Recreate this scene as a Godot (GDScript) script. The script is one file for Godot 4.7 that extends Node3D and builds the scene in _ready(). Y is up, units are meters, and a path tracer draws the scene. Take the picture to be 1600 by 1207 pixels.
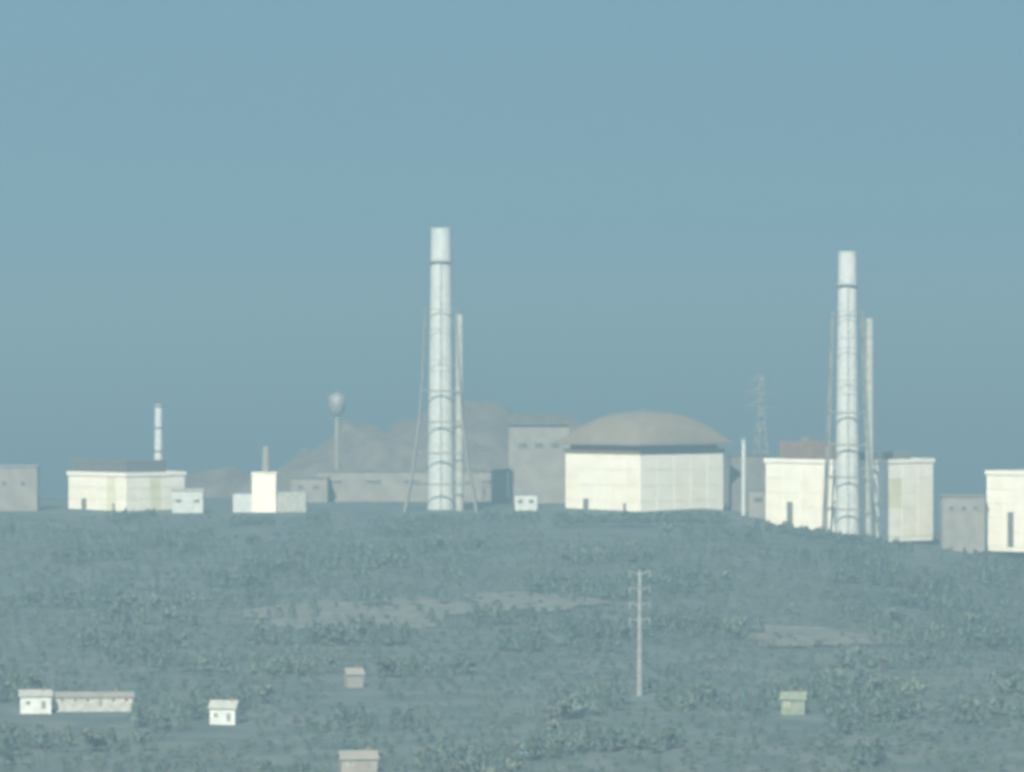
extends Node3D
# A power plant with two tall braced stacks, seen through thick haze over wooded land from a hill 2.4 km away.
# Units are metres. The camera looks along -Z; "far" below is the distance from the camera along -Z.

var rng := RandomNumberGenerator.new()
var taken := {}
var M := {}
var fields: Array = []

# ---------------------------------------------------------------- naming and committing

func numbered(called: String) -> String:
	if not taken.has(called):
		taken[called] = 0
		return called
	taken[called] += 1
	return "%s_%03d" % [called, taken[called]]

func tag(o: Node, label := "", category := "", group := "", kind := "") -> void:
	if label: o.set_meta("label", label)
	if category: o.set_meta("category", category)
	if group: o.set_meta("group", group)
	if kind: o.set_meta("kind", kind)

func thing(called: String, label: String, category: String, at: Vector3, turn := 0.0, group := "") -> Node3D:
	var o := Node3D.new()
	o.name = numbered(called)
	add_child(o)
	o.position = at
	o.rotation.y = turn
	tag(o, label, category, group)
	return o

func put(called: String, mesh: Mesh, mat: Material, parent: Node, at := Vector3.ZERO, turn := 0.0) -> MeshInstance3D:
	var o := MeshInstance3D.new()
	o.name = called if parent != self else numbered(called)
	o.mesh = mesh
	o.material_override = mat
	parent.add_child(o, true)
	o.position = at
	o.rotation.y = turn
	return o

# ---------------------------------------------------------------- shapes

func st_new() -> SurfaceTool:
	var st := SurfaceTool.new()
	st.begin(Mesh.PRIMITIVE_TRIANGLES)
	return st

func done(st: SurfaceTool) -> ArrayMesh:
	st.generate_normals()
	return st.commit()

func quad(st: SurfaceTool, a: Vector3, b: Vector3, c: Vector3, d: Vector3) -> void:  # clockwise seen from outside
	for p in [a, b, c, a, c, d]:
		st.add_vertex(p)

func add_box(st: SurfaceTool, lo: Vector3, hi: Vector3) -> void:
	st.set_smooth_group(-1)
	var p := []
	for i in 8:
		p.append(Vector3(hi.x if i & 1 else lo.x, hi.y if i & 2 else lo.y, hi.z if i & 4 else lo.z))
	quad(st, p[4], p[6], p[7], p[5])
	quad(st, p[1], p[3], p[2], p[0])
	quad(st, p[0], p[2], p[6], p[4])
	quad(st, p[5], p[7], p[3], p[1])
	quad(st, p[6], p[2], p[3], p[7])
	quad(st, p[0], p[4], p[5], p[1])

# a box with its upright and upper edges chamfered
func add_block(st: SurfaceTool, lo: Vector3, hi: Vector3, c: float) -> void:
	st.set_smooth_group(-1)
	var ring := func(y: float, k: float) -> Array:
		var a := lo + Vector3(k, 0, k)
		var b := hi - Vector3(k, 0, k)
		return [Vector3(a.x + c, y, b.z), Vector3(b.x - c, y, b.z), Vector3(b.x, y, b.z - c), Vector3(b.x, y, a.z + c), Vector3(b.x - c, y, a.z), Vector3(a.x + c, y, a.z), Vector3(a.x, y, a.z + c), Vector3(a.x, y, b.z - c)]
	var r0: Array = ring.call(lo.y, 0.0)
	var r1: Array = ring.call(hi.y - c, 0.0)
	var r2: Array = ring.call(hi.y, c)
	for i in 8:
		var j := (i + 1) % 8
		quad(st, r0[i], r1[i], r1[j], r0[j])
		quad(st, r1[i], r2[i], r2[j], r1[j])
	for i in range(1, 7):
		for p in [r2[0], r2[i + 1], r2[i]]:
			st.add_vertex(p)

func block(lo: Vector3, hi: Vector3, c := 0.15) -> ArrayMesh:
	var st := st_new()
	add_block(st, lo, hi, c)
	return done(st)

func add_tube(st: SurfaceTool, a: Vector3, b: Vector3, ra: float, rb: float, n: int, capped := true) -> void:
	var d := (b - a).normalized()
	var u := d.cross(Vector3.UP if absf(d.y) < 0.95 else Vector3.RIGHT).normalized()
	var v := d.cross(u)
	for i in n:
		var t0 := TAU * i / n
		var t1 := TAU * (i + 1) / n
		var e0 := u * cos(t0) + v * sin(t0)
		var e1 := u * cos(t1) + v * sin(t1)
		st.set_smooth_group(1)
		quad(st, a + e0 * ra, a + e1 * ra, b + e1 * rb, b + e0 * rb)
		if capped:
			st.set_smooth_group(-1)
			for p in [b, b + e0 * rb, b + e1 * rb, a, a + e1 * ra, a + e0 * ra]:
				st.add_vertex(p)

func tube(a: Vector3, b: Vector3, ra: float, rb: float, n := 10) -> ArrayMesh:
	var st := st_new()
	add_tube(st, a, b, ra, rb, n)
	return done(st)

# ---------------------------------------------------------------- land

func lay(x: float, far: float) -> float:   # height of the land
	var h := 0.0
	if far < 1200.0:
		h = 68.0 - 0.0942 * far
	elif far < 2400.0:
		h = -45.0 + 0.0358 * (far - 1200.0)
	elif far < 2640.0:
		h = -2.0 + 2.0 * minf((far - 2400.0) / 60.0, 1.0)
	else:
		h = -0.35 * (far - 2640.0)
	var drop := clampf((x - 85.0) * 0.14, 0.0, 21.0)
	h -= drop * smoothstep(1500.0, 2300.0, far)
	h += 1.6 * sin(x * 0.021 + far * 0.004) * sin(far * 0.013 + 1.0) * smoothstep(2360.0, 2200.0, far)
	return maxf(h, -60.0)

func on_land(x: float, far: float) -> Vector3:
	return Vector3(x, lay(x, far), -far)

# ---------------------------------------------------------------- materials

func noise_tex(freq: float, seed_: int, lo: Color, hi: Color, octaves := 4, normal := false, low := 0.0, high := 1.0) -> NoiseTexture2D:
	var n := FastNoiseLite.new()
	n.seed = seed_
	n.frequency = freq
	n.fractal_octaves = octaves
	var t := NoiseTexture2D.new()
	t.width = 512
	t.height = 512
	t.seamless = true
	t.noise = n
	if normal:
		t.as_normal_map = true
		t.bump_strength = 4.0
		return t
	var g := Gradient.new()
	g.offsets = PackedFloat32Array([low, high])
	g.colors = PackedColorArray([lo, hi])
	t.color_ramp = g
	return t

func lin(r: float, g: float, b: float) -> Color:
	return Color(r, g, b).linear_to_srgb()

func surf(called: String, lo: Color, hi: Color, size: float, rough: float, seed_: int, freq := 0.012, metal := 0.0) -> StandardMaterial3D:
	var m := StandardMaterial3D.new()
	m.resource_name = called
	m.albedo_texture = noise_tex(freq, seed_, lo, hi, 5, false, 0.25, 0.75)
	m.uv1_triplanar = true
	m.uv1_world_triplanar = true
	m.uv1_scale = Vector3.ONE / size
	m.roughness = rough
	m.metallic = metal
	M[called] = m
	return m

func materials() -> void:
	surf("white_paint", lin(0.78, 0.77, 0.69), lin(0.88, 0.87, 0.80), 40.0, 0.6, 3)
	surf("cream_paint", lin(0.77, 0.75, 0.65), lin(0.87, 0.85, 0.75), 40.0, 0.6, 4)
	surf("green_white_paint", lin(0.58, 0.64, 0.55), lin(0.70, 0.74, 0.66), 40.0, 0.6, 5)
	surf("olive_cream_paint", lin(0.62, 0.62, 0.44), lin(0.73, 0.72, 0.55), 40.0, 0.6, 6)
	surf("pale_concrete", lin(0.20, 0.195, 0.18), lin(0.245, 0.238, 0.22), 50.0, 0.85, 7)
	surf("grey_concrete", lin(0.125, 0.13, 0.125), lin(0.165, 0.167, 0.16), 50.0, 0.9, 8)
	surf("dark_roofing", lin(0.07, 0.075, 0.075), lin(0.11, 0.11, 0.105), 30.0, 0.8, 9)
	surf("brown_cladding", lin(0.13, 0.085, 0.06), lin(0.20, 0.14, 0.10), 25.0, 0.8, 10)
	surf("beige_roofing", lin(0.165, 0.142, 0.11), lin(0.21, 0.18, 0.142), 45.0, 0.75, 11)
	surf("stack_paint", lin(0.44, 0.49, 0.50), lin(0.55, 0.59, 0.59), 22.0, 0.5, 12)
	surf("pipe_paint", lin(0.28, 0.30, 0.28), lin(0.40, 0.41, 0.39), 18.0, 0.6, 21)
	surf("hill_soil", lin(0.10, 0.09, 0.08), lin(0.18, 0.16, 0.14), 160.0, 0.95, 22, 0.02)
	surf("steel_paint", lin(0.16, 0.165, 0.155), lin(0.23, 0.235, 0.22), 18.0, 0.6, 13)
	surf("galvanised_steel", lin(0.15, 0.165, 0.17), lin(0.24, 0.255, 0.26), 12.0, 0.5, 14)
	surf("dark_opening", lin(0.03, 0.035, 0.04), lin(0.05, 0.055, 0.06), 9.0, 0.35, 15)
	surf("moss_roofing", lin(0.13, 0.17, 0.12), lin(0.20, 0.24, 0.18), 12.0, 0.8, 16)
	surf("bark", lin(0.07, 0.055, 0.04), lin(0.12, 0.10, 0.075), 4.0, 0.9, 17)
	surf("earth", lin(0.034, 0.060, 0.060), lin(0.088, 0.106, 0.104), 260.0, 0.95, 18, 0.02)
	surf("dry_grass", lin(0.075, 0.092, 0.085), lin(0.155, 0.155, 0.14), 120.0, 0.95, 19, 0.02)
	for k in 3:
		var m := StandardMaterial3D.new()
		m.resource_name = "leaves_%s" % ["dull", "warm", "cool"][k]
		m.vertex_color_use_as_albedo = true
		m.roughness = 0.75
		m.cull_mode = BaseMaterial3D.CULL_DISABLED
		M["leaves_%d" % k] = m
	var w := StandardMaterial3D.new()
	w.resource_name = "sea_water"
	w.albedo_color = lin(0.03, 0.06, 0.07)
	w.roughness = 0.18
	w.normal_enabled = true
	w.normal_texture = noise_tex(0.03, 30, Color.BLACK, Color.WHITE, 4, true)
	w.normal_scale = 0.25
	w.uv1_triplanar = true
	w.uv1_world_triplanar = true
	w.uv1_scale = Vector3.ONE / 90.0
	M["sea_water"] = w

# ---------------------------------------------------------------- buildings

# A tall hall on a rectangle turned so that a corner faces the viewer. Local origin is that front corner; the left face
# runs along -X (its outside is +Z), the right face runs along -Z (its outside is +X). turn -45 degrees puts the corner forward.
func hall(called: String, label: String, at: Vector3, turn: float, wide: float, deep: float, deck: float, cols: Array, tones: Callable, edge := "white_paint") -> Node3D:
	var o := thing(called, label, "building", at, turn)
	put("wall", block(Vector3(-wide, -12, -deep), Vector3(0, deck, 0), 0.3), M.white_paint, o)
	var rows := 5
	var low := -10.0
	for face in 2:
		var run: float = wide if face == 0 else deep
		var n: int = cols[face]
		var w := run / n
		var h := (deck - 1.2 - low) / rows
		var panel := block(Vector3(-w / 2 + 0.12, 0.1, -0.14), Vector3(w / 2 - 0.12, h - 0.1, 0.16), 0.06)
		for c in n:
			for r in rows:
				var along := -(c + 0.5) * w
				var p := Vector3(along, low + r * h, 0.02) if face == 0 else Vector3(0.02, low + r * h, along)
				put("wall_panel", panel, M[tones.call(face, c, r, n)], o, p, 0.0 if face == 0 else PI / 2)
	var cap := st_new()
	var e := 0.55
	add_box(cap, Vector3(-wide - e, deck - 0.9, -e), Vector3(e, deck + 0.75, e))
	add_box(cap, Vector3(-wide - e, deck - 0.9, -deep - e), Vector3(e, deck + 0.75, -deep + e))
	add_box(cap, Vector3(-e, deck - 0.903, -deep + e), Vector3(e - 0.003, deck + 0.747, -e))
	add_box(cap, Vector3(-wide - e + 0.003, deck - 0.903, -deep + e), Vector3(-wide + e, deck + 0.747, -e))
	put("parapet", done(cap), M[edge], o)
	for d in [[-wide * 0.72, 3.2, 4.2], [-wide * 0.2, 1.5, 2.6]]:
		var dr := put("door", block(Vector3(-d[1] / 2, -10, -0.1), Vector3(d[1] / 2, -10 + 10 + d[2], 0.28), 0.05), M.grey_concrete, o, Vector3(d[0], 0, 0))
		put("handle", block(Vector3(d[1] * 0.3, 1.0, 0.28), Vector3(d[1] * 0.36, 1.5, 0.4), 0.02), M.dark_opening, dr)
	return o

func vault(wide: float, deep: float, rise: float) -> ArrayMesh:
	var st := st_new()
	var n := 22
	var f := func(i: int, j: int) -> Vector3:
		var u := 2.0 * i / n - 1.0
		var v := 2.0 * j / n - 1.0
		var y: float = rise * pow(maxf(1.0 - pow(absf(u), 2.6), 0.0), 0.62) * pow(maxf(1.0 - pow(absf(v), 2.6), 0.0), 0.62)
		return Vector3(u * wide / 2, y, v * deep / 2)
	st.set_smooth_group(1)
	for i in n:
		for j in n:
			quad(st, f.call(i, j + 1), f.call(i, j), f.call(i + 1, j), f.call(i + 1, j + 1))
	st.set_smooth_group(-1)
	var a := Vector3(-wide / 2, 0, -deep / 2)
	var b := Vector3(wide / 2, 0, deep / 2)
	add_box(st, Vector3(a.x, -0.8, a.z), Vector3(b.x, -0.02, b.z))
	return done(st)

# plain block building seen square on: body, roof slab and the openings given as [x, y, w, h] on its front
func shed(called: String, label: String, at: Vector3, turn: float, size: Vector3, wall_mat: Material, roof_mat: Material, openings: Array, eave := 0.5, roof_thick := 0.7, group := "") -> Node3D:
	var o := thing(called, label, "building", at, turn, group)
	put("wall", block(Vector3(-size.x / 2, -9, -size.z), Vector3(size.x / 2, size.y, 0), 0.2), wall_mat, o)
	put("roof", block(Vector3(-size.x / 2 - eave, size.y - 0.02, -size.z - eave), Vector3(size.x / 2 + eave, size.y + roof_thick, eave), 0.12), roof_mat, o)
	for q in openings:
		var f := put("window", block(Vector3(-q[2] / 2, 0, -0.2), Vector3(q[2] / 2, q[3], 0.18), 0.04), M.galvanised_steel, o, Vector3(q[0], q[1], 0))
		put("pane", block(Vector3(-q[2] / 2 + 0.25, 0.25, 0.1), Vector3(q[2] / 2 - 0.25, q[3] - 0.25, 0.22), 0.02), M.dark_roofing, f)
	return o

func gable_house(called: String, label: String, at: Vector3, turn: float, size: Vector3, rise: float, wall_mat: Material, roof_mat: Material) -> Node3D:
	var o := thing(called, label, "building", at, turn)
	var st := st_new()
	add_box(st, Vector3(-size.x / 2, -3, -size.z), Vector3(size.x / 2, size.y, 0))
	for s in [-1.0, 1.0]:
		var p := [Vector3(s * size.x / 2, size.y, 0), Vector3(s * size.x / 2, size.y + rise, -size.z / 2), Vector3(s * size.x / 2, size.y, -size.z)]
		if s < 0: p.reverse()
		for k in [0, 2, 1] if s > 0 else [0, 2, 1]:
			st.add_vertex(p[k])
	put("wall", done(st), wall_mat, o)
	for s in 2:
		var r := st_new()
		var e := 0.45
		var z0 := e if s == 0 else -size.z - e
		var y0 := size.y - e * rise / (size.z / 2)
		var top := [Vector3(-size.x / 2 - e, y0 + 0.3, z0), Vector3(size.x / 2 + e, y0 + 0.3, z0), Vector3(size.x / 2 + e, size.y + rise + 0.3, -size.z / 2), Vector3(-size.x / 2 - e, size.y + rise + 0.3, -size.z / 2)]
		r.set_smooth_group(-1)
		var dn := Vector3(0, -0.28, 0)
		if s == 0:
			quad(r, top[0], top[3], top[2], top[1])
			quad(r, top[0] + dn, top[0], top[1], top[1] + dn)
		else:
			quad(r, top[0], top[1], top[2], top[3])
			quad(r, top[0], top[0] + dn, top[1] + dn, top[1])
		quad(r, top[0] + dn, top[1] + dn, top[2] + dn, top[3] + dn)
		quad(r, top[0], top[0] + dn, top[3] + dn, top[3])
		quad(r, top[1] + dn, top[1], top[2], top[2] + dn)
		put("roof", done(r), roof_mat, o)
	var n := int(size.x / 3.2)
	for k in n:
		if k == n / 2:
			var dr := put("door", block(Vector3(-0.55, 0, -0.05), Vector3(0.55, 2.1, 0.08), 0.02), M.galvanised_steel, o, Vector3((k + 0.5) * size.x / n - size.x / 2, 0, 0))
			put("handle", block(Vector3(0.3, 0.95, 0.08), Vector3(0.42, 1.05, 0.15), 0.01), M.galvanised_steel, dr)
			continue
		var f := put("window", block(Vector3(-0.7, 0, -0.05), Vector3(0.7, 1.2, 0.08), 0.02), M.white_paint, o, Vector3((k + 0.5) * size.x / n - size.x / 2, 1.0, 0))
		put("pane", block(Vector3(-0.6, 0.1, 0.05), Vector3(0.6, 1.1, 0.1), 0.01), M.grey_concrete, f)
	put("chimney", block(Vector3(-0.4, -0.8, -0.4), Vector3(0.4, 1.1, 0.4), 0.05), M.brown_cladding, o, Vector3(size.x * 0.28, size.y + rise, -size.z * 0.5))
	return o

# ---------------------------------------------------------------- stacks

# A stack braced by a four-legged steel tower. spread: half widths of the tower at heights [[y, half], ...] from the foot up.
func stack(label: String, at: Vector3, turn: float, tall: float, r_low: float, r_top: float, spread: Array, pipe_at: Vector2, pipe_r: float, pipe_tall: float) -> Node3D:
	var o := thing("smoke_stack", label, "chimney", at, turn, "tall braced stacks of the plant")
	var st := st_new()
	var levels := 12
	for k in levels:
		var a := float(k) / levels
		var b := float(k + 1) / levels
		add_tube(st, Vector3(0, tall * a, 0), Vector3(0, tall * b, 0), lerpf(r_low, r_top, a), lerpf(r_low, r_top, b), 32, false)
	var m := tall
	add_tube(st, Vector3(0, m - 3.0, 0), Vector3(0, m, 0), r_top - 0.4, r_top - 0.4, 32, true)
	var mesh := done(st)
	put("flue", mesh, M.stack_paint, o)
	for k in [0.3, 0.5, 0.7, 0.88, 1.0]:
		var r: float = lerpf(r_low, r_top, k)
		var y: float = tall * k
		put("collar", tube(Vector3(0, y - 0.7, 0), Vector3(0, y + 0.05, 0), r + 0.2, r + 0.2, 32), M.stack_paint, o)
	var p := Vector3(pipe_at.x, 0, pipe_at.y)
	var side := put("side_pipe", tube(p - Vector3(0, 6, 0), p + Vector3(0, pipe_tall, 0), pipe_r, pipe_r * 0.92, 20), M.pipe_paint, o)
	for k in 4:
		var y := pipe_tall * (0.3 + 0.22 * k)
		put("bracket", tube(Vector3(r_top * 0.8, y, 0), p + Vector3(0, y, 0), 0.3, 0.3, 6), M.steel_paint, side)
	var half := func(y: float) -> float:
		for k in range(1, spread.size()):
			if y <= spread[k][0]:
				return lerpf(spread[k - 1][1], spread[k][1], (y - spread[k - 1][0]) / (spread[k][0] - spread[k - 1][0]))
		return spread[-1][1]
	var ys := [spread[0][0]]
	while ys[-1] < spread[-1][0] - 1.0:
		ys.append(minf(ys[-1] + maxf(13.0, half.call(ys[-1]) * 0.9), spread[-1][0]))
	var corner := func(q: int, y: float) -> Vector3:
		var w: float = half.call(y)
		return Vector3(w if q in [1, 2] else -w, y, w if q < 2 else -w)
	for q in 4:
		var lg := st_new()
		for k in spread.size() - 1:
			add_tube(lg, corner.call(q, spread[k][0]), corner.call(q, spread[k + 1][0]), 0.62 - 0.09 * k, 0.53 - 0.09 * k, 8)
		put("leg", done(lg), M.steel_paint, o)
		for k in ys.size() - 1:
			var slim := 0.30 if ys[k] < 40.0 else 0.12
			var q2 := (q + 1) % 4
			if q % 2 == 1:   # the two sides are cross braced, front and back are open frames
				put("cross_brace", tube(corner.call(q, ys[k]), corner.call(q2, ys[k + 1]), slim, slim, 5), M.steel_paint, o)
				put("cross_brace", tube(corner.call(q2, ys[k]), corner.call(q, ys[k + 1]), slim, slim, 5), M.steel_paint, o)
			put("girt", tube(corner.call(q, ys[k + 1]), corner.call(q2, ys[k + 1]), slim, slim, 5), M.steel_paint, o)
	# gallery near the head with its rail
	var gy: float = tall * 0.88
	var gr: float = lerpf(r_low, r_top, 0.88)
	var g := put("gallery", tube(Vector3(0, gy, 0), Vector3(0, gy + 0.25, 0), gr + 1.3, gr + 1.3, 28), M.steel_paint, o)
	var rail := st_new()
	for k in 28:
		var a := Vector3(cos(TAU * k / 28), 0, sin(TAU * k / 28)) * (gr + 1.22) + Vector3(0, gy + 1.35, 0)
		var b := Vector3(cos(TAU * (k + 1) / 28), 0, sin(TAU * (k + 1) / 28)) * (gr + 1.22) + Vector3(0, gy + 1.35, 0)
		add_tube(rail, a, b, 0.06, 0.06, 5)
		add_tube(rail, a - Vector3(0, 1.1, 0), a, 0.05, 0.05, 5)
	put("handrail", done(rail), M.steel_paint, g)
	var lad := st_new()
	for s in [-0.35, 0.35]:
		add_tube(lad, Vector3(s, 0, r_low + 0.45), Vector3(s, gy, gr + 0.45), 0.07, 0.07, 5)
	for k in int(gy / 1.0):
		var z := lerpf(r_low, gr, k / gy) + 0.45
		add_tube(lad, Vector3(-0.35, k, z), Vector3(0.35, k, z), 0.04, 0.04, 4, false)
	put("ladder", done(lad), M.steel_paint, o)
	return o

# lattice pylon: legs, braces and crossarms
func pylon(label: String, at: Vector3, turn: float, tall: float, foot: float, arms: Array, thick: float) -> Node3D:
	var o := thing("transmission_pylon", label, "pylon", at, turn)
	var half := func(y: float) -> float: return lerpf(foot, foot * 0.2, clampf(y / (tall * 0.75), 0, 1))
	var corner := func(q: int, y: float) -> Vector3:
		var w: float = half.call(y)
		return Vector3(w if q in [1, 2] else -w, y, w if q < 2 else -w)
	for q in 4:
		var lg := st_new()
		add_tube(lg, corner.call(q, -2.0), corner.call(q, tall * 0.75), thick, thick * 0.8, 6)
		add_tube(lg, corner.call(q, tall * 0.75), corner.call(q, tall), thick * 0.8, thick * 0.7, 6)
		put("leg", done(lg), M.galvanised_steel, o)
		var n := 9
		for k in n:
			var y0 := tall * k / n
			var y1 := tall * (k + 1) / n
			put("cross_brace", tube(corner.call(q, y0), corner.call((q + 1) % 4, y1), thick * 0.6, thick * 0.6, 5), M.galvanised_steel, o)
			put("cross_brace", tube(corner.call((q + 1) % 4, y0), corner.call(q, y1), thick * 0.6, thick * 0.6, 5), M.galvanised_steel, o)
	for a in arms:
		var w: float = half.call(tall * a[0])
		for s in [-1.0, 1.0]:
			var st := st_new()
			var tip := Vector3(s * a[1], tall * a[0] + 0.4, 0)
			for z in [-w, w]:
				add_tube(st, Vector3(s * w, tall * a[0], z), tip, thick * 0.7, thick * 0.5, 6)
				add_tube(st, Vector3(s * w, tall * a[0] + tall * 0.05, z), tip, thick * 0.6, thick * 0.4, 6)
			var am := put("crossarm", done(st), M.galvanised_steel, o)
			put("insulator", tube(tip, tip - Vector3(0, tall * 0.045, 0), thick * 0.8, thick * 0.6, 8), M.brown_cladding, am)
	return o

# ---------------------------------------------------------------- plants

# leaf clumps on a lumpy crown; tints are linear base colours
func add_crown(st: SurfaceTool, at: Vector3, rad: Vector3, leaves: int, size: float, tint: Color) -> void:
	for k in leaves:
		var d := Vector3(rng.randfn(), rng.randfn(), rng.randfn()).normalized()
		if d.y < -0.35: d.y = -d.y * 0.6
		var p := at + d * rad * (0.62 + 0.42 * rng.randf())
		var nrm := (d + Vector3(rng.randfn(), rng.randfn(), rng.randfn()) * 0.45).normalized()
		var u := nrm.cross(Vector3(rng.randfn(), rng.randfn(), rng.randfn())).normalized()
		var v := nrm.cross(u)
		var s := size * rng.randf_range(0.6, 1.25)
		var g := rng.randf_range(0.7, 1.3)
		st.set_color(Color(tint.r * g, tint.g * g, tint.b * g))
		st.set_smooth_group(-1)
		var tip := p + u * s
		var pts := [p - u * s * 0.7 - v * s * 0.3, p - u * s * 0.2 + v * s * 0.7, tip, p + u * s * 0.1 - v * s * 0.75]
		quad(st, pts[0], pts[1], pts[2], pts[3])

func tree_mesh(tall: float, wide: float, tint: Color, pointed: bool) -> ArrayMesh:
	var st := st_new()
	st.set_color(Color(0.08, 0.06, 0.045))
	add_tube(st, Vector3(0, -1, 0), Vector3(0, tall * 0.75, 0), 0.22, 0.06, 6)
	for k in 4:
		var t := TAU * k / 4 + 0.5
		st.set_color(Color(0.08, 0.06, 0.045))
		add_tube(st, Vector3(0, tall * (0.3 + 0.08 * k), 0), Vector3(cos(t) * wide * 0.35, tall * (0.5 + 0.09 * k), sin(t) * wide * 0.35), 0.1, 0.03, 5)
	if pointed:
		for k in 5:
			var f := k / 5.0
			add_crown(st, Vector3(0, tall * (0.3 + 0.62 * f), 0), Vector3(wide * 0.52 * (1.05 - f), tall * 0.14, wide * 0.52 * (1.05 - f)), 44 - 5 * k, 0.75, tint)
	else:
		for k in 6:
			var t := TAU * k / 6 + rng.randf()
			var c := Vector3(cos(t) * wide * 0.26, tall * rng.randf_range(0.48, 0.8), sin(t) * wide * 0.26)
			add_crown(st, c, Vector3(wide * 0.3, tall * 0.2, wide * 0.3), 34, 0.7, tint)
	return done(st)

func hedge(label: String, a: Vector2, b: Vector2, tall: float, deep: float, tint: Color) -> void:
	var st := st_new()
	var mid := (a + b) / 2
	var base := on_land(mid.x, mid.y)
	var n := int(a.distance_to(b) / 1.6)
	for k in n + 1:
		var q := a.lerp(b, float(k) / n)
		var p := on_land(q.x, q.y) - base
		var h := tall * rng.randf_range(0.75, 1.15)
		add_crown(st, p + Vector3(rng.randf_range(-0.4, 0.4), h * 0.45, rng.randf_range(-0.5, 0.5)), Vector3(1.5, h * 0.52, deep * 0.5), 110, 0.8, tint)
	var o := put("hedge", done(st), M.leaves_0, self, base)
	tag(o, label, "hedge", "low hedges at the foot of the plant")

# ---------------------------------------------------------------- the scene

func _ready() -> void:
	rng.seed = 20110312
	# camera
	var cam := Camera3D.new()
	cam.name = "camera"
	add_child(cam)
	cam.position = Vector3(0, 70, 0)
	cam.rotation.x = -0.00751
	var lens := CameraAttributesPhysical.new()   # a long lens, focused a little short: the whole view is slightly soft
	lens.frustum_focal_length = 181.43
	lens.frustum_near = 1.0
	lens.frustum_far = 40000.0
	lens.frustum_focus_distance = 130.0
	lens.exposure_aperture = 2.0
	cam.attributes = lens
	cam.current = true
	# air and sky
	var env := Environment.new()
	env.background_mode = Environment.BG_SKY
	var sm := ProceduralSkyMaterial.new()
	sm.sky_top_color = lin(0.062, 0.122, 0.202)
	sm.sky_horizon_color = lin(0.083, 0.152, 0.187)
	sm.sky_curve = 0.3
	sm.ground_horizon_color = lin(0.09, 0.14, 0.165)
	sm.ground_bottom_color = lin(0.06, 0.09, 0.10)
	sm.sun_angle_max = 0.0
	var sky := Sky.new()
	sky.sky_material = sm
	env.sky = sky
	env.tonemap_mode = Environment.TONE_MAPPER_LINEAR
	env.tonemap_exposure = 2.55
	env.volumetric_fog_enabled = true      # thick, forward-scattering haze
	env.volumetric_fog_density = 0.00046
	env.volumetric_fog_albedo = lin(0.57, 0.87, 0.98)
	env.volumetric_fog_anisotropy = 0.4
	env.volumetric_fog_length = 6000.0
	env.sdfgi_enabled = true
	env.ssao_enabled = true
	env.ssil_enabled = true
	var we := WorldEnvironment.new()
	we.name = "environment"
	we.environment = env
	add_child(we)
	# sun: high on the left, behind the viewer's shoulder
	var sun := DirectionalLight3D.new()
	sun.name = "sun"
	add_child(sun)
	var az := deg_to_rad(13.0)
	var el := deg_to_rad(36.0)
	sun.look_at_from_position(Vector3.ZERO, -Vector3(-sin(az) * cos(el), sin(el), cos(az) * cos(el)))
	sun.light_energy = 1.6
	sun.light_color = Color(1.0, 0.95, 0.86)
	sun.light_angular_distance = 0.6
	sun.shadow_enabled = true

	materials()
	land()
	plant()
	foreground()
	growth()

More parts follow.
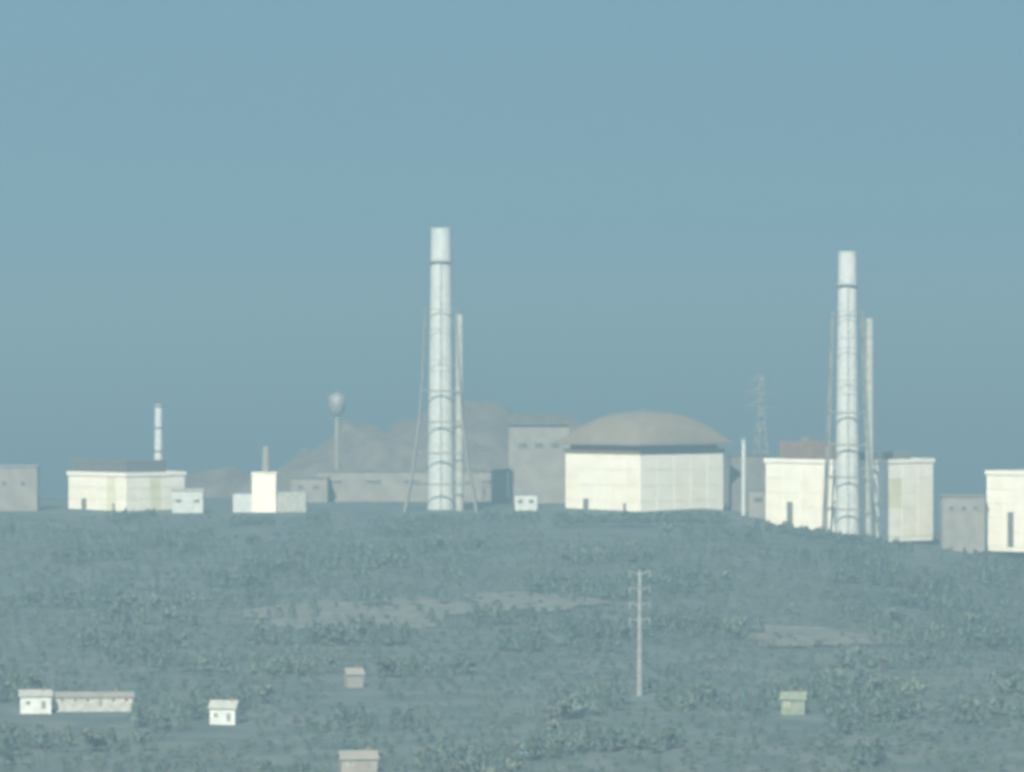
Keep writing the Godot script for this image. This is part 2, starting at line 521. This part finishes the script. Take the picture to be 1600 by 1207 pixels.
func land() -> void:
	var st := st_new()
	st.set_smooth_group(1)
	var xs := []
	for k in 61: xs.append(-1200.0 + 40.0 * k)
	var fs := []
	for k in 19: fs.append(-400.0 + 80.0 * k)
	for k in 74: fs.append(1060.0 + 22.0 * k)
	for i in xs.size() - 1:
		for j in fs.size() - 1:
			var p := func(a: int, b: int) -> Vector3: return on_land(xs[a], fs[b])
			quad(st, p.call(i, j), p.call(i, j + 1), p.call(i + 1, j + 1), p.call(i + 1, j))
	tag(put("ground", done(st), M.earth, self), "dull grey-green slope rising to the plant", "", "", "structure")
	var sea := st_new()
	sea.set_smooth_group(1)
	quad(sea, Vector3(-9000, -30, -2600), Vector3(-9000, -30, -14000), Vector3(9000, -30, -14000), Vector3(9000, -30, -2600))
	tag(put("sea", done(sea), M.sea_water, self), "pale hazy sea beyond the plant", "", "", "structure")
	# a hill that stands beyond the plant, faint in the haze
	var hill := st_new()
	hill.set_smooth_group(1)
	var rough := FastNoiseLite.new()
	rough.seed = 5
	rough.frequency = 0.02
	var top := func(i: int, j: int) -> Vector3:
		var x := -190.0 + 7.0 * i
		var z := -2760.0 - 14.0 * j
		var ridge: float = 34.0 * exp(-pow(absf(x + 24.0) / (62.0 if x < -24.0 else 70.0), 2.0)) + 9.0 * exp(-pow(absf(x - 60.0) / 50.0, 2.0)) + 7.0 * exp(-pow(absf(x + 92.0) / 22.0, 2.0))
		var across := pow(maxf(sin(PI * j / 26.0), 0.0), 0.8)
		return Vector3(x, -50.0 + (50.0 + ridge + 16.0 * rough.get_noise_2d(x, z) + 6.0 * rough.get_noise_2d(x * 4.0, z * 4.0)) * across, z)
	for i in 44:
		for j in 26:
			quad(hill, top.call(i, j), top.call(i, j + 1), top.call(i + 1, j + 1), top.call(i + 1, j))
	tag(put("hill", done(hill), M.hill_soil, self), "faint pinkish grey hill behind the left stack", "", "", "structure")
	# open fields among the trees
	for k in 3:
		var spec: Array = [[-50.0, 1905.0, 36.0, 62.0], [6.0, 1945.0, 22.0, 40.0], [96.0, 1835.0, 24.0, 36.0]][k]
		var rim := PackedVector2Array()
		for a in 40:
			var t := TAU * a / 40
			var w := 1.0 + 0.16 * sin(3.0 * t + k) + 0.10 * sin(7.0 * t + 2.0 * k) + 0.05 * sin(13.0 * t)
			rim.append(Vector2(spec[0] + spec[2] * w * cos(t), spec[1] + spec[3] * w * sin(t)))
		fields.append(rim)
		var f := st_new()
		f.set_smooth_group(1)
		var c := Vector2(spec[0], spec[1])
		var up := Vector3(0, 0.4, 0)
		for a in 40:
			for n in 6:
				var p0: Vector2 = c.lerp(rim[a], n / 6.0)
				var p1: Vector2 = c.lerp(rim[a], (n + 1) / 6.0)
				var q0: Vector2 = c.lerp(rim[(a + 1) % 40], n / 6.0)
				var q1: Vector2 = c.lerp(rim[(a + 1) % 40], (n + 1) / 6.0)
				quad(f, on_land(p0.x, p0.y) + up, on_land(q0.x, q0.y) + up, on_land(q1.x, q1.y) + up, on_land(p1.x, p1.y) + up)
		tag(put("field", done(f), M.dry_grass, self), "pale dry field among the trees", "", "", "structure")

func plant() -> void:
	# the middle hall with the curved roof
	var q := -PI / 4
	var tones_a := func(face: int, c: int, r: int, _n: int) -> String:
		return "cream_paint" if (c + 2 * face) % 4 < 2 and r < 4 else "white_paint"
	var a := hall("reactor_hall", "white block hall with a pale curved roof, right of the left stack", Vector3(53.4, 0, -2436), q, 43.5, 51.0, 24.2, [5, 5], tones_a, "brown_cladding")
	put("eave_shade_band", block(Vector3(-42, 24.2, -49.5), Vector3(-1.6, 26.9, -1.6), 0.1), M.brown_cladding, a)  # shade of the roof overhang put into the colour of this brown band
	var rf := put("roof", vault(49.5, 57.5, 13.0), M.beige_roofing, a, Vector3(-21.7, 27.6, -25.5))
	put("vent", block(Vector3(-3, 12.4, -1.4), Vector3(3, 13.6, 1.4), 0.1), M.grey_concrete, rf)

	# the right hall, behind the right stack
	var tones_b := func(face: int, c: int, r: int, _n: int) -> String:
		if c == 2 and r in [2, 3]: return "olive_cream_paint" if face == 1 else "cream_paint"
		return "cream_paint" if (c + face) % 4 < 2 and r < 4 else "white_paint"
	var b := hall("reactor_hall", "white flat-roofed hall standing behind the right stack", Vector3(139.6, 0, -2380), q, 49.0, 49.0, 21.2, [5, 5], tones_b)
	put("roof", block(Vector3(-48.4, 21.0, -48.4), Vector3(-0.6, 21.35, -0.6), 0.05), M.grey_concrete, b)
	var pent := put("penthouse", block(Vector3(-47, 21.3, -22), Vector3(-17, 29.0, -6), 0.2), M.brown_cladding, b)
	put("vent", block(Vector3(-40, 29.0, -17), Vector3(-36, 30.6, -12), 0.1), M.grey_concrete, pent)
	put("penthouse", block(Vector3(-18, 21.3, -42), Vector3(-6, 24.6, -22), 0.2), M.grey_concrete, b)

	# the hall cut by the right edge
	var tones_c := func(face: int, c: int, r: int, _n: int) -> String:
		return "white_paint" if (c + r) % 4 else "cream_paint"
	var c3 := hall("reactor_hall", "bright white hall cut off by the right edge of the view", Vector3(228.5, -4, -2372), q, 46.5, 46.0, 20.4, [5, 5], tones_c)
	put("roof", block(Vector3(-46.0, 20.2, -45.4), Vector3(-0.6, 20.55, -0.6), 0.05), M.grey_concrete, c3)

	# stacks
	stack("left and taller of two pale braced stacks, on a wide-footed steel tower", on_land(-29.8, 2450), 0.0, 118.2, 5.8, 4.2,
		[[-3.0, 15.5], [18.0, 11.5], [38.0, 9.0], [58.0, 7.6], [84.0, 6.6]], Vector2(7.8, 5.0), 1.75, 82.0)
	stack("right stack, pale with a thin pipe beside it, in front of a white hall", Vector3(135.9, -7.5, -2364), 0.0, 114.2, 5.1, 3.8,
		[[-3.0, 9.4], [24.0, 8.4], [48.0, 7.4], [70.0, 6.6], [90.0, 6.0]], Vector2(8.7, 5.0), 1.7, 87.0)

	# long pale hall behind the left stack, with a lower end
	var wins := []
	for k in 5: wins.append([-34.0 + 17.0 * k, 8.0, 7.0, 1.6])
	shed("turbine_hall", "long low pale grey hall behind the left stack", Vector3(-44.0, 0, -2560), 0.0, Vector3(84, 13.2, 34), M.pale_concrete, M.grey_concrete, wins)
	shed("turbine_hall", "low pale annex at the left end of the long grey hall", Vector3(-88.5, 0, -2548), 0.0, Vector3(16, 10.5, 26), M.pale_concrete, M.grey_concrete, [[-4, 6.0, 3.0, 1.6], [3, 6.0, 3.0, 1.6]])
	shed("switch_house", "tall grey block with a dark roof between left stack and curved-roof hall", Vector3(11.8, 0, -2536), 0.0, Vector3(26.6, 34.0, 24), M.pale_concrete, M.dark_roofing, [[-7, 24, 4, 2.4], [0, 24, 4, 2.4], [7, 24, 4, 2.4]], 1.2, 4.4)
	shed("store_shed", "small white shed in front of the tall grey block with dark roof", Vector3(5.9, 0, -2446), 0.0, Vector3(9.5, 6.2, 8), M.stack_paint, M.galvanised_steel, [[-2.4, 2.6, 2.0, 1.4], [2.2, 2.6, 2.0, 1.4]])
	shed("pump_house", "narrow grey building between the two white halls", Vector3(101.5, -2, -2490), 0.0, Vector3(16.5, 23.5, 18), M.grey_concrete, M.dark_roofing, [[-4, 14, 3, 2.4], [3.5, 14, 3, 2.4]])
	shed("store_shed", "low pale shed at the foot of the narrow grey building", Vector3(103.0, -4, -2440), 0.0, Vector3(8.0, 12.0, 8), M.pale_concrete, M.grey_concrete, [[0, 7.0, 4.0, 2.2]])
	var pole := thing("vent_pipe", "slim pale vent pipe just right of the curved-roof hall", "vent pipe", Vector3(97.0, -2, -2444))
	put("pipe", tube(Vector3(0, -3, 0), Vector3(0, 31, 0), 0.95, 0.85, 14), M.stack_paint, pole)
	put("cap", tube(Vector3(0, 31.2, 0), Vector3(0, 32.0, 0), 1.3, 0.6, 14), M.steel_paint, pole)
	shed("annex_building", "low grey annex between the two right-hand white halls", Vector3(185.5, -13, -2396), 0.0, Vector3(17.5, 19.5, 16), M.pale_concrete, M.grey_concrete, [[-5, 14, 3, 1.6], [0, 14, 3, 1.6], [5, 14, 3, 1.6]])

	# the group at the left
	var l := hall("office_block", "low white block with a dark upper storey at far left", Vector3(-161.3, 0, -2436), q, 36.5, 33.0, 14.8, [6, 5], func(face: int, c: int, r: int, _n: int) -> String:
		if face == 0:
			return "olive_cream_paint" if c == 1 else ("cream_paint" if r == 3 else "white_paint")
		return "olive_cream_paint" if c == 2 else ("cream_paint" if r == 3 else "white_paint"))
	put("upper_storey", block(Vector3(-36.0, 14.8, -24.0), Vector3(-1.2, 20.4, -1.4), 0.2), M.dark_roofing, l)
	put("roof", block(Vector3(-36.0, 14.6, -32.4), Vector3(-0.6, 15.0, -24.0), 0.05), M.grey_concrete, l)
	shed("store_shed", "low white shed at the right end of the low white block", Vector3(-135.0, 0, -2428), 0.0, Vector3(13.0, 8.2, 10), M.stack_paint, M.pipe_paint, [[-3.8, 3.4, 2.4, 1.2], [3.8, 3.4, 2.4, 1.2]])
	shed("store_shed", "pale grey building cut off by the left edge of the view", Vector3(-208.5, 0, -2440), 0.0, Vector3(20.0, 17.8, 14), M.pale_concrete, M.galvanised_steel, [[4, 10, 3, 2], [-4, 10, 3, 2]])
	var vs := thing("vent_pipe", "slim pale vent stack rising behind the low white block", "vent pipe", Vector3(-150.5, 0, -2484))
	put("pipe", tube(Vector3(0, -3, 0), Vector3(0, 43.4, 0), 2.0, 1.6, 18), M.stack_paint, vs)
	for y in [24.0, 34.0, 43.2]:
		put("collar", tube(Vector3(0, y - 0.5, 0), Vector3(0, y, 0), 2.2, 2.2, 18), M.steel_paint, vs)

	# the small bright building in the gap
	var s := shed("gate_house", "small bright white tower block with low wings, left of centre", Vector3(-103.4, 0, -2432), 0.0, Vector3(10.2, 15.2, 11), M.white_paint, M.white_paint, [], 0.3, 0.5)
	put("wing", block(Vector3(-13.0, -9, -9.0), Vector3(-5.1, 6.6, -0.8), 0.15), M.stack_paint, s)
	put("wing", block(Vector3(5.1, -9, -10.0), Vector3(17.6, 7.4, -1.4), 0.15), M.pipe_paint, s)
	put("vent", tube(Vector3(0.6, 15.5, -5), Vector3(0.6, 26.5, -5), 1.7, 1.4, 16), M.pale_concrete, s)

	# slim water tank tower behind
	var t := thing("water_tower", "faint slim water tower above the low annex left of the stack", "water tower", Vector3(-77.4, 0, -2580))
	put("shaft", tube(Vector3(0, -3, 0), Vector3(0, 38, 0), 1.2, 0.9, 16), M.pale_concrete, t)
	var tk := st_new()
	for e in [[37.0, 0.9, 39.5, 3.6], [39.5, 3.6, 46.0, 3.9], [46.0, 3.9, 47.6, 1.2], [47.6, 1.2, 48.0, 0.3]]:
		add_tube(tk, Vector3(0, e[0], 0), Vector3(0, e[2], 0), e[1], e[3], 24, false)
	put("tank", done(tk), M.galvanised_steel, t)
	pylon("faint lattice pylon on the skyline between the white halls", Vector3(110.5, -3, -2590), 0.5, 58.0, 4.2, [[0.76, 8.5], [0.86, 7.0], [0.96, 5.0]], 0.28)

	var dark := Color(0.050, 0.078, 0.066)
	hedge("low hedge at the foot of the curved-roof hall", Vector2(17, 2340), Vector2(86, 2340), 6.4, 4.0, dark)
	hedge("low hedge at the foot of the hall behind the right stack", Vector2(102, 2320), Vector2(158, 2312), 6.6, 4.0, dark)
	hedge("short low hedge below the small white tower block", Vector2(-113, 2345), Vector2(-97, 2345), 4.6, 4.0, dark)

func foreground() -> void:
	# slender pole with short arms standing among the trees
	var p := thing("power_pole", "slender pale steel power pole with short arms among the trees", "power pole", on_land(36.0, 1644), 0.25)
	put("pole", tube(Vector3(0, -2, 0), Vector3(0, 35.5, 0), 0.95, 0.5, 14), M.galvanised_steel, p)
	for k in 4:
		var y := 21.0 + 4.4 * k
		var arm := st_new()
		for s in [-1.0, 1.0]:
			add_tube(arm, Vector3(s * 0.4, y, 0), Vector3(s * 3.0, y + 0.9, 0), 0.28, 0.14, 8)
		var am := put("crossarm", done(arm), M.galvanised_steel, p)
		for s in [-1.0, 1.0]:
			put("insulator", tube(Vector3(s * 2.9, y + 0.8, 0), Vector3(s * 2.9, y - 0.9, 0), 0.3, 0.22, 8), M.galvanised_steel, am)
	# sheds and houses
	gable_house("farm_shed", "long low pale shed at lower left", on_land(-114.3, 1596) + Vector3(0, 1.6, 0), 0.06, Vector3(21, 2.4, 7), 1.0, M.pipe_paint, M.pale_concrete)
	gable_house("white_house", "white-walled house at the left end of the long pale shed", on_land(-129.8, 1590) + Vector3(0, 1.4, 0), 0.1, Vector3(8.4, 3.4, 7), 1.3, M.stack_paint, M.pipe_paint)
	gable_house("white_house", "small white hut standing alone at lower left", on_land(-77.8, 1567) + Vector3(0, 1.0, 0), -0.2, Vector3(7.0, 3.6, 5), 1.6, M.stack_paint, M.pipe_paint)
	gable_house("farm_hut", "tiny faint grey hut among the trees, left of centre", on_land(-44.5, 1658) + Vector3(0, 1.0, 0), 0.3, Vector3(4.6, 2.8, 4), 1.4, M.pale_concrete, M.pale_concrete)
	gable_house("farm_hut", "pale roofed hut cut by the bottom edge of the view", on_land(-38.0, 1452) + Vector3(0, 1.0, 0), 0.15, Vector3(9.0, 2.6, 6), 1.6, M.pale_concrete, M.pale_concrete)
	gable_house("farm_hut", "small green-grey hut among the trees at lower right", on_land(76.0, 1578) + Vector3(0, 1.0, 0), -0.15, Vector3(6.4, 3.2, 5), 1.6, M.moss_roofing, M.moss_roofing)

func growth() -> void:
	# woodland: too many to count, one object per kind of tree
	var clear := [[-114.0, 1596, 12.0], [-130.0, 1590, 11.0], [-77.8, 1567, 8.0], [-44.5, 1658, 6.0], [-38.0, 1452, 8.0], [76.0, 1578, 8.0], [36.0, 1644, 4.0]]
	var kinds := [
		tree_mesh(6.0, 5.4, Color(0.064, 0.092, 0.080), false),
		tree_mesh(6.8, 5.8, Color(0.076, 0.096, 0.085), false),
		tree_mesh(7.6, 4.2, Color(0.052, 0.080, 0.074), true),
	]
	var sets: Array = [[], [], []]
	var tones: Array = [[], [], []]
	var patch := FastNoiseLite.new()
	patch.seed = 8
	patch.frequency = 0.012
	var far := 1240.0
	while far < 2392.0:
		var reach := far * 0.1 + 70.0
		var x := -reach
		while x < reach:
			var px := x + rng.randf_range(-1.6, 1.6)
			var pf := far + rng.randf_range(-1.8, 1.8)
			x += 4.3
			var ok := true
			for c in clear:
				var dx: float = absf(px - c[0])
				if dx < c[2] and pf > c[1] - 55.0 and pf < c[1] + c[2]:
					ok = false
			for g in fields:
				if Geometry2D.is_point_in_polygon(Vector2(px, pf), g) and rng.randf() > 0.3:
					ok = false
			if (px > 12 and px < 90 and pf > 2262) or (px > 96 and px < 168 and pf > 2245) or (px > -116 and px < -94 and pf > 2275):
				ok = false
			var d := patch.get_noise_2d(px, pf)
			var wood: bool = d > 0.3
			if not ok or (not wood and rng.randf() < 0.5):
				continue
			var k := 2 if d > 0.12 and rng.randf() < 0.75 else (0 if rng.randf() < 0.55 else 1)
			var s := (rng.randf_range(0.35, 1.0) if wood else rng.randf_range(0.16, 0.42)) * (0.72 if pf > 2300 else 1.0)
			var tone := patch.get_noise_2d(px * 0.7 + 900.0, pf * 0.45)
			tones[k].append(tone)
			sets[k].append(Transform3D(Basis(Vector3.UP, rng.randf() * TAU).scaled(Vector3(s, s * rng.randf_range(0.85, 1.2), s)), on_land(px, pf)))
		far += 4.6
	var names := ["woodland", "woodland", "conifer_wood"]
	var labels := ["dull green broadleaf wood covering the slope below the plant", "olive broadleaf wood mixed through the slope below the plant", "darker conifers standing in patches on the slope"]
	for k in 3:
		var mm := MultiMesh.new()
		mm.transform_format = MultiMesh.TRANSFORM_3D
		mm.use_colors = true
		mm.mesh = kinds[k]
		mm.instance_count = sets[k].size()
		for i in sets[k].size():
			mm.set_instance_transform(i, sets[k][i])
			var g := rng.randf_range(0.75, 1.3)
			g *= 1.0 + 0.4 * tones[k][i]
			mm.set_instance_color(i, Color(g * rng.randf_range(0.86, 1.02) * (1.0 + 0.2 * tones[k][i]), g, g * rng.randf_range(0.85, 1.1)))
		var o := MultiMeshInstance3D.new()
		o.name = numbered(names[k])
		o.multimesh = mm
		o.material_override = M["leaves_%d" % k]
		add_child(o, true)
		tag(o, labels[k], "", "", "stuff")
